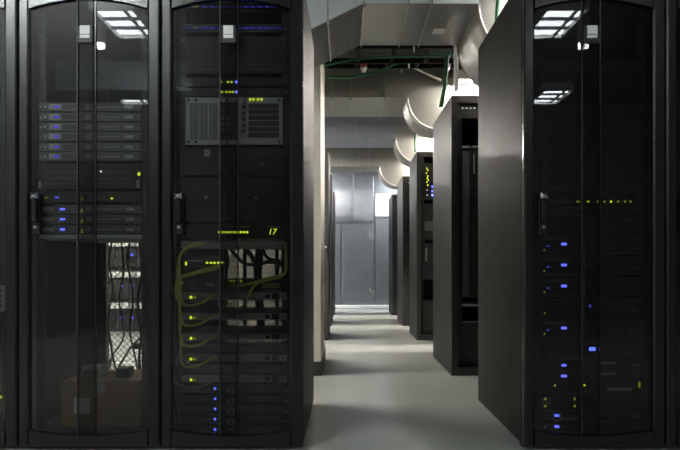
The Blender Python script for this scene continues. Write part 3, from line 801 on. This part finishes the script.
def sheet(xa, xb, za, zb2, mm):
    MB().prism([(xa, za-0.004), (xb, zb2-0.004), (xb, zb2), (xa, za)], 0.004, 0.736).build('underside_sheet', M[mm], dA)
sheet(-1.2, -0.20, 2.115-zA, 2.115-zA, 'galv_shaded'); sheet(-0.199, 0.098, 2.115-zA, 0, 'galv_shaded'); sheet(0.108, 0.355, 0, 0, 'galv')  # dark and beige sheet tones imitate uneven reflections on the underside
sheet(0.365, 0.485, 0, 0, 'galv_shaded'); sheet(0.495, 0.754, 0, 0, 'galv_shaded')
MB().box(wx(441, 4.35)-0.045, wx(441, 4.35)+0.03, 0.40, 0.5, -0.007, -0.003).build('sticker', M['paper'], dA)
dB = duct(6.05, 6.85, 2.245, 2.50, 0.54, 0.28, 'duct with curved elbow above the bright floor, second along the aisle', [-0.12, 0.05, 0.345], ed=0.42)
dC = duct(8.27, 8.95, 2.30, 2.58, 0.60, 0.30, 'duct with curved elbow, third along the aisle', [-0.12, 0.12, 0.30], m='galv_cool', ed=0.42)
dD = duct(10.20, 10.82, 2.245, 2.50, 0.50, 0.29, 'farthest small-looking duct with curved elbow by the end wall', [-0.06, 0.20, 0.34], ed=0.42)
# upper duct bluish behind the second duct, seen between second and third
r = thing('ventilation_duct', 'upper grey-blue duct seen under the second duct', 'duct', (0, 7.25, 2.44))
MB().box(-2.6, 2.6, 0, 0.5, 0, 0.35).build('duct_body', M['galv_cool'], r)
for hx in (-1.5, 1.5): MB().cyl((hx, 0.25, 0.348), (hx, 0.25, ZC-2.44), 0.008, 6).build('hanger_rod', M['seam'], r)
for x in (-0.12, 0.22, 0.30, 0.40): MB().box(x-0.012, x+0.012, -0.014, 0.0, -0.004, 0.35).build('seam_flange', M['seam'], r)

# ------------------------------------------------------------------ end wall: metal air unit with door and grille
r = thing('air_handler', 'tall galvanised air handling unit closing the far end of the aisle', 'air unit', (0, 13.0, 0))
Y = 13.0
def ex(px): return wx(px, Y)
def ez(py): return wz(py, Y)
MB().box(-1.3, 1.5, 0, 0.42, 0.0, 2.95).build('casing', M['galv_cool'], r)
def pan(x0, x1, y0, y1, m='galv_cool', name='panel', t=0.02):
    return MB().chbox(ex(x0), ex(x1), -t, 0.001, max(0.005, ez(y1)), ez(y0), 0.008).build(name, M[m], r)
d = pan(342.5, 373.5, 224, 304, name='access_door', t=0.03)
for py in (238, 289): MB().chbox(ex(370), ex(372.5), -0.07, -0.028, ez(py+2), ez(py-2), 0.006).build('handle', M['chrome'], d)
pan(320, 341, 224, 304); pan(320, 351, 176, 222); pan(353, 373.5, 170, 222); pan(375, 392, 219, 304); pan(393, 420, 170, 304)
pan(320, 420, 305, 309, 'white_enamel', 'base_rail', 0.06)
g = MB(); gx0, gx1, gz0, gz1 = ex(375.6), ex(390), ez(216), ez(194)
g.box(gx0, gx0+0.02, -0.03, 0, gz0, gz1).box(gx1-0.02, gx1, -0.03, 0, gz0, gz1).box(gx0, gx1, -0.03, 0, gz0, gz0+0.02).box(gx0, gx1, -0.03, 0, gz1-0.02, gz1)
gr = g.build('grille', M['white_enamel'], r)
for i in range(12):
    z = gz0+0.03+i*(gz1-gz0-0.06)/12
    MB().box(gx0+0.02, gx1-0.02, -0.022, -0.006, z, z+0.018).build('slat', M['white_enamel'], gr)

# ------------------------------------------------------------------ cable trays, cables, rods under the ceiling
def tray(y0, y1, z, label, x0=-2.4, x1=2.4, step=0.25):
    r = thing('cable_tray', label, 'cable tray', (0, y0, z))
    for yy in (0, y1-y0): MB().box(x0, x1, yy-0.012, yy+0.012, 0, 0.09).build('side_rail', M['tray'], r)
    n = int((x1-x0)/step)
    for i in range(n+1): MB().box(x0+i*step-0.015, x0+i*step+0.015, 0.0, y1-y0, 0.0, 0.02).build('rung', M['tray'], r)
    for xx in (-0.9, 0.47, 1.6):
        for yy in (-0.02, y1-y0+0.02): MB().cyl((xx, yy, -0.03), (xx, yy, ZC-z), 0.006, 6).build('hanger_rod', M['seam'], r)
    return r
tray(4.80, 5.15, 2.275, 'black cable ladder crossing the aisle right behind the near duct', x0=-0.16)
tray(5.42, 5.80, 2.425, 'black cable ladder crossing the aisle in front of the second duct', x0=-0.16)
# black cables lying in the trays
RANK = ['nearest of seven', 'second nearest', 'third nearest', 'in the middle', 'third farthest', 'second farthest', 'farthest of seven']
for k in range(7):
    y = 4.84+k*0.045
    tag(MB().tube([(-0.15, y, 2.32), (0.3, y+random.uniform(-.01, .01), 2.318), (0.9, y, 2.321), (1.6, y, 2.32), (2.3, y, 2.32)], 0.019, 6, 3).build('tray_cable', M['black_cable']),
        'black power cable in the ladder behind the near duct, %s' % RANK[k], 'cable', 'black cables in the near ladder')
for k in range(7):
    y = 5.46+k*0.05
    tag(MB().tube([(-0.15, y, 2.47), (0.3, y+random.uniform(-.01, .01), 2.468), (0.9, y, 2.471), (1.6, y, 2.47), (2.3, y, 2.47)], 0.02, 6, 3).build('tray_cable', M['black_cable']),
        'black power cable in the ladder before the second duct, %s' % RANK[k], 'cable', 'black cables in the second ladder')
def green(pts, rad, lab):
    return tag(MB().tube([(wx(a, d), d, wz(b, d)) for a, b, d in pts], rad, 8, 5).build('green_cable', M['green']), lab, 'cable')
green([(324, 66, 4.78), (345, 61, 4.78), (370, 58, 4.78), (400, 56.5, 4.78), (430, 56, 4.78), (447, 55, 4.78), (470, 54, 4.78)], 0.008, 'dark green cable running level under the near duct')
green([(326, 77, 5.40), (350, 77, 5.40), (368, 74, 5.40), (386, 68, 5.40), (402, 62, 5.38), (425, 62, 5.38), (450, 60, 5.38)], 0.009, 'lower green cable sloping across in front of the second duct')
for j in range(3):
    green([(447.5+j*1.2, 50, 4.74), (446+j*0.8-(j == 1)*1.5, 62, 4.74), (444.5+j, 74, 4.74), (444+j*0.5+(j == 1)*1.2, 86, 4.74), (441.5+j, 98, 4.76), (440+j, 107, 4.78)], 0.0075,
          ('leftmost', 'middle', 'rightmost')[j]+' strand of the twisted green cables hanging by the second rack')
green([(499, -14, 3.80), (498.2, 0, 3.80), (497, 12, 3.80), (496.5, 30, 3.80)], 0.011, 'short green cable hanging beside the near elbow at the top')
green([(415.2, 31, 7.3), (415.4, 124, 7.3), (415, 140, 7.3), (415.4, 152, 7.3)], 0.011, 'thin green cable hanging above the third rack')
# white conduit post and brace near the lamp
tag(MB().cyl((wx(452.5, 4.9), 4.74, wz(88, 4.74)-0.02), (wx(452.5, 4.9), 4.74, ZC), 0.016, 10).build('conduit', M['white_enamel']), 'white vertical conduit beside the hanging green cables', 'conduit')
tag(MB().cyl((wx(405, 5.85), 5.86, wz(62, 5.85)), (wx(441, 5.85), 5.86, wz(80, 5.85)), 0.013, 8).build('brace', M['seam']), 'pale diagonal brace rod in front of the second duct', 'brace')
tag(MB().cyl((wx(444, 5.4), 5.40, wz(80, 5.4)), (wx(454, 5.4), 5.40, wz(52, 5.4)), 0.010, 8).build('brace', M['seam']), 'short pale brace rod leaning right beside the green cables', 'brace')
# sprinkler
r = thing('smoke_detector', 'small red-collared white detector hanging under the near duct', 'detector', (wx(363.5, 5.3), 5.3, wz(72, 5.3)))
MB().cyl((0, 0, 0.03), (0, 0, 0.06), 0.026, 14).build('collar', M['red'], r)
MB().cyl((0, 0, 0.0), (0, 0, 0.03), 0.012, 10, 0.03).build('sensor_head', M['white_enamel'], r)
MB().cyl((0, 0, 0.058), (0, 0, ZC-wz(72, 5.3)), 0.012, 8).build('stem', M['seam'], r)

# ------------------------------------------------------------------ lamps
def batten(x0, x1, y, z, label, m='tube', hang=True, tr=0.019):
    r = thing('batten_lamp', label, 'lamp', (x0, y, z))
    MB().chbox(0, x1-x0, -0.045, 0.045, 0.02, 0.075, 0.006).build('housing', M['white_enamel'], r)
    MB().cyl((0.03, 0, 0.019-tr), (x1-x0-0.03, 0, 0.019-tr), tr, 12).build('tube', M[m], r)
    for sg in (-1, 1):  # side skirts added to cut the tube's light towards the ducts
        MB().prism_x([(sg*0.030, 0.022), (sg*0.050, -0.008), (sg*0.053, -0.008), (sg*0.044, 0.024)], 0, x1-x0).build('light_skirt', M['white_enamel'], r)
    for xx in (0.0, x1-x0-0.03): MB().box(xx, xx+0.03, -0.022, 0.022, -0.022, 0.03).build('tube_holder', M['white_enamel'], r)
    if hang:
        for xx in (0.2, x1-x0-0.2): MB().cyl((xx, 0, 0.075), (xx, 0, ZC-z), 0.005, 6).build('hanger_rod', M['seam'], r)
    return r
batten(0.95, 2.35, 3.70, 2.36, 'glowing tube lamp above the near right rack', 'tube_nr')
batten(0.93, 2.4, 5.88, 2.345, 'dazzling tube lamp above the second right rack')
batten(0.95, 2.4, 8.06, 2.34, 'tube lamp above the third right rack')
batten(0.95, 2.4, 10.0, 2.34, 'tube lamp above the fourth right rack')
batten(0.9, 2.3, 12.6, 2.5, 'tube lamp near the end wall on the right', 'tube_e')
batten(-2.4, -0.95, 4.62, 2.038, 'tube lamp in the aisle behind the left racks', 'tube_n', False)
batten(-3.2, -2.25, 4.25, 2.038, 'added fill lamp far left in the aisle behind the left racks', 'tube', False)  # no lamp known here; added to brighten the rack behind the mesh
batten(-2.4, -0.5, 6.95, 2.28, 'tube lamp past the cream pier on the left', 'tube_l')
batten(-2.4, -0.5, 9.0, 2.28, 'tube lamp between the third and fourth left racks', 'tube_l')
batten(-2.4, -0.5, 11.0, 2.28, 'tube lamp between the fourth and fifth left racks', 'tube_l')
batten(-2.2, -0.7, 12.5, 2.62, 'tube lamp near the end wall on the left', 'tube_e')
batten(-3.25, -1.7, -0.08, 3.17, 'tube lamp over the near aisle on the left', 'tube_f')
batten(1.8, 3.2, 1.5, 3.1, 'added fill lamp over the near aisle on the right', 'tube_fill')  # added to lift the light on the rack fronts; no lamp known here
# louvred ceiling fixtures on the camera's side (seen mirrored in the door glass)
ZF = 3.0
def louvre(cx, cy, label, wid=0.34, ln=0.72, nb=3):
    r = thing('ceiling_light', label, 'ceiling light', (cx, cy, ZF), 'louvred ceiling lights on the near side')
    t = 0.02
    MB().box(-wid/2-t, wid/2+t, -ln/2-t, ln/2+t, 0.05, 0.10).box(-wid/2-t, -wid/2, -ln/2-t, ln/2+t, 0, 0.05).box(wid/2, wid/2+t, -ln/2-t, ln/2+t, 0, 0.05).box(-wid/2, wid/2, -ln/2-t, -ln/2, 0, 0.05).box(-wid/2, wid/2, ln/2, ln/2+t, 0, 0.05).build('housing', M['white_enamel'], r)
    MB().box(-wid/2, wid/2, -ln/2, ln/2, 0.036, 0.046).build('diffuser', M['ceil_lamp'], r)
    for i in range(1, nb):
        y = -ln/2+ln*i/nb; MB().box(-wid/2, wid/2, y-0.012, y+0.012, 0.004, 0.03).build('louvre_bar', M['dark'], r)
    MB().box(wid*0.28-0.01, wid*0.28+0.01, -ln/2, ln/2, 0.006, 0.028).build('louvre_bar', M['dark'], r)
    for sx in (-1, 1):
        MB().cyl((sx*wid*0.3, 0, 0.1), (sx*wid*0.3, 0, ZC-ZF), 0.006, 6).build('hanger_rod', M['seam'], r)
    return r
louvre(-2.03, -0.55, 'louvred ceiling light mirrored in the left rack door')
louvre(1.93, -0.55, 'louvred ceiling light mirrored in the right rack door')
louvre(-2.85, -3.3, 'far louvred ceiling light mirrored low in the left rack door')
louvre(2.70, -3.3, 'far louvred ceiling light mirrored low in the right rack door')
for cx, s in ((-2.50, 'left'), (2.42, 'right')):
    r = thing('downlight', 'small white downlight mirrored in the %s rack door' % s, 'ceiling light', (cx, -1.22, ZF))
    MB().cyl((0, 0, 0.0), (0, 0, 0.05), 0.05, 16).build('lens', M['downlight'], r)
    MB().cyl((0, 0, 0.05), (0, 0, ZC-ZF), 0.06, 16).build('can', M['white_enamel'], r)
# duct and opposite racks on the camera's side (mirrored in the glass)
r = thing('ventilation_duct', 'duct behind the camera mirrored in the left rack door', 'duct', (-3.2, -2.3, 2.72))
MB().box(0, 1.5, 0, 0.5, 0.14, 0.32).build('duct_body', M['galv_cool'], r)
MB().box(0, 1.5, 0.1, 0.5, 0.0, 0.141).build('lower_duct', M['galv_cool'], r)
for hx in (0.1, 1.4): MB().cyl((hx, 0.25, 0.318), (hx, 0.25, ZC-2.72), 0.008, 6).build('hanger_rod', M['seam'], r)
for k in range(4):
    far_rack(-1.3+k*RW, -2.6, -1.7, 2.0, 'black rack behind the camera, number %s from the left' % ('one', 'two', 'three', 'four')[k], 'open', group='opposite racks behind the camera')
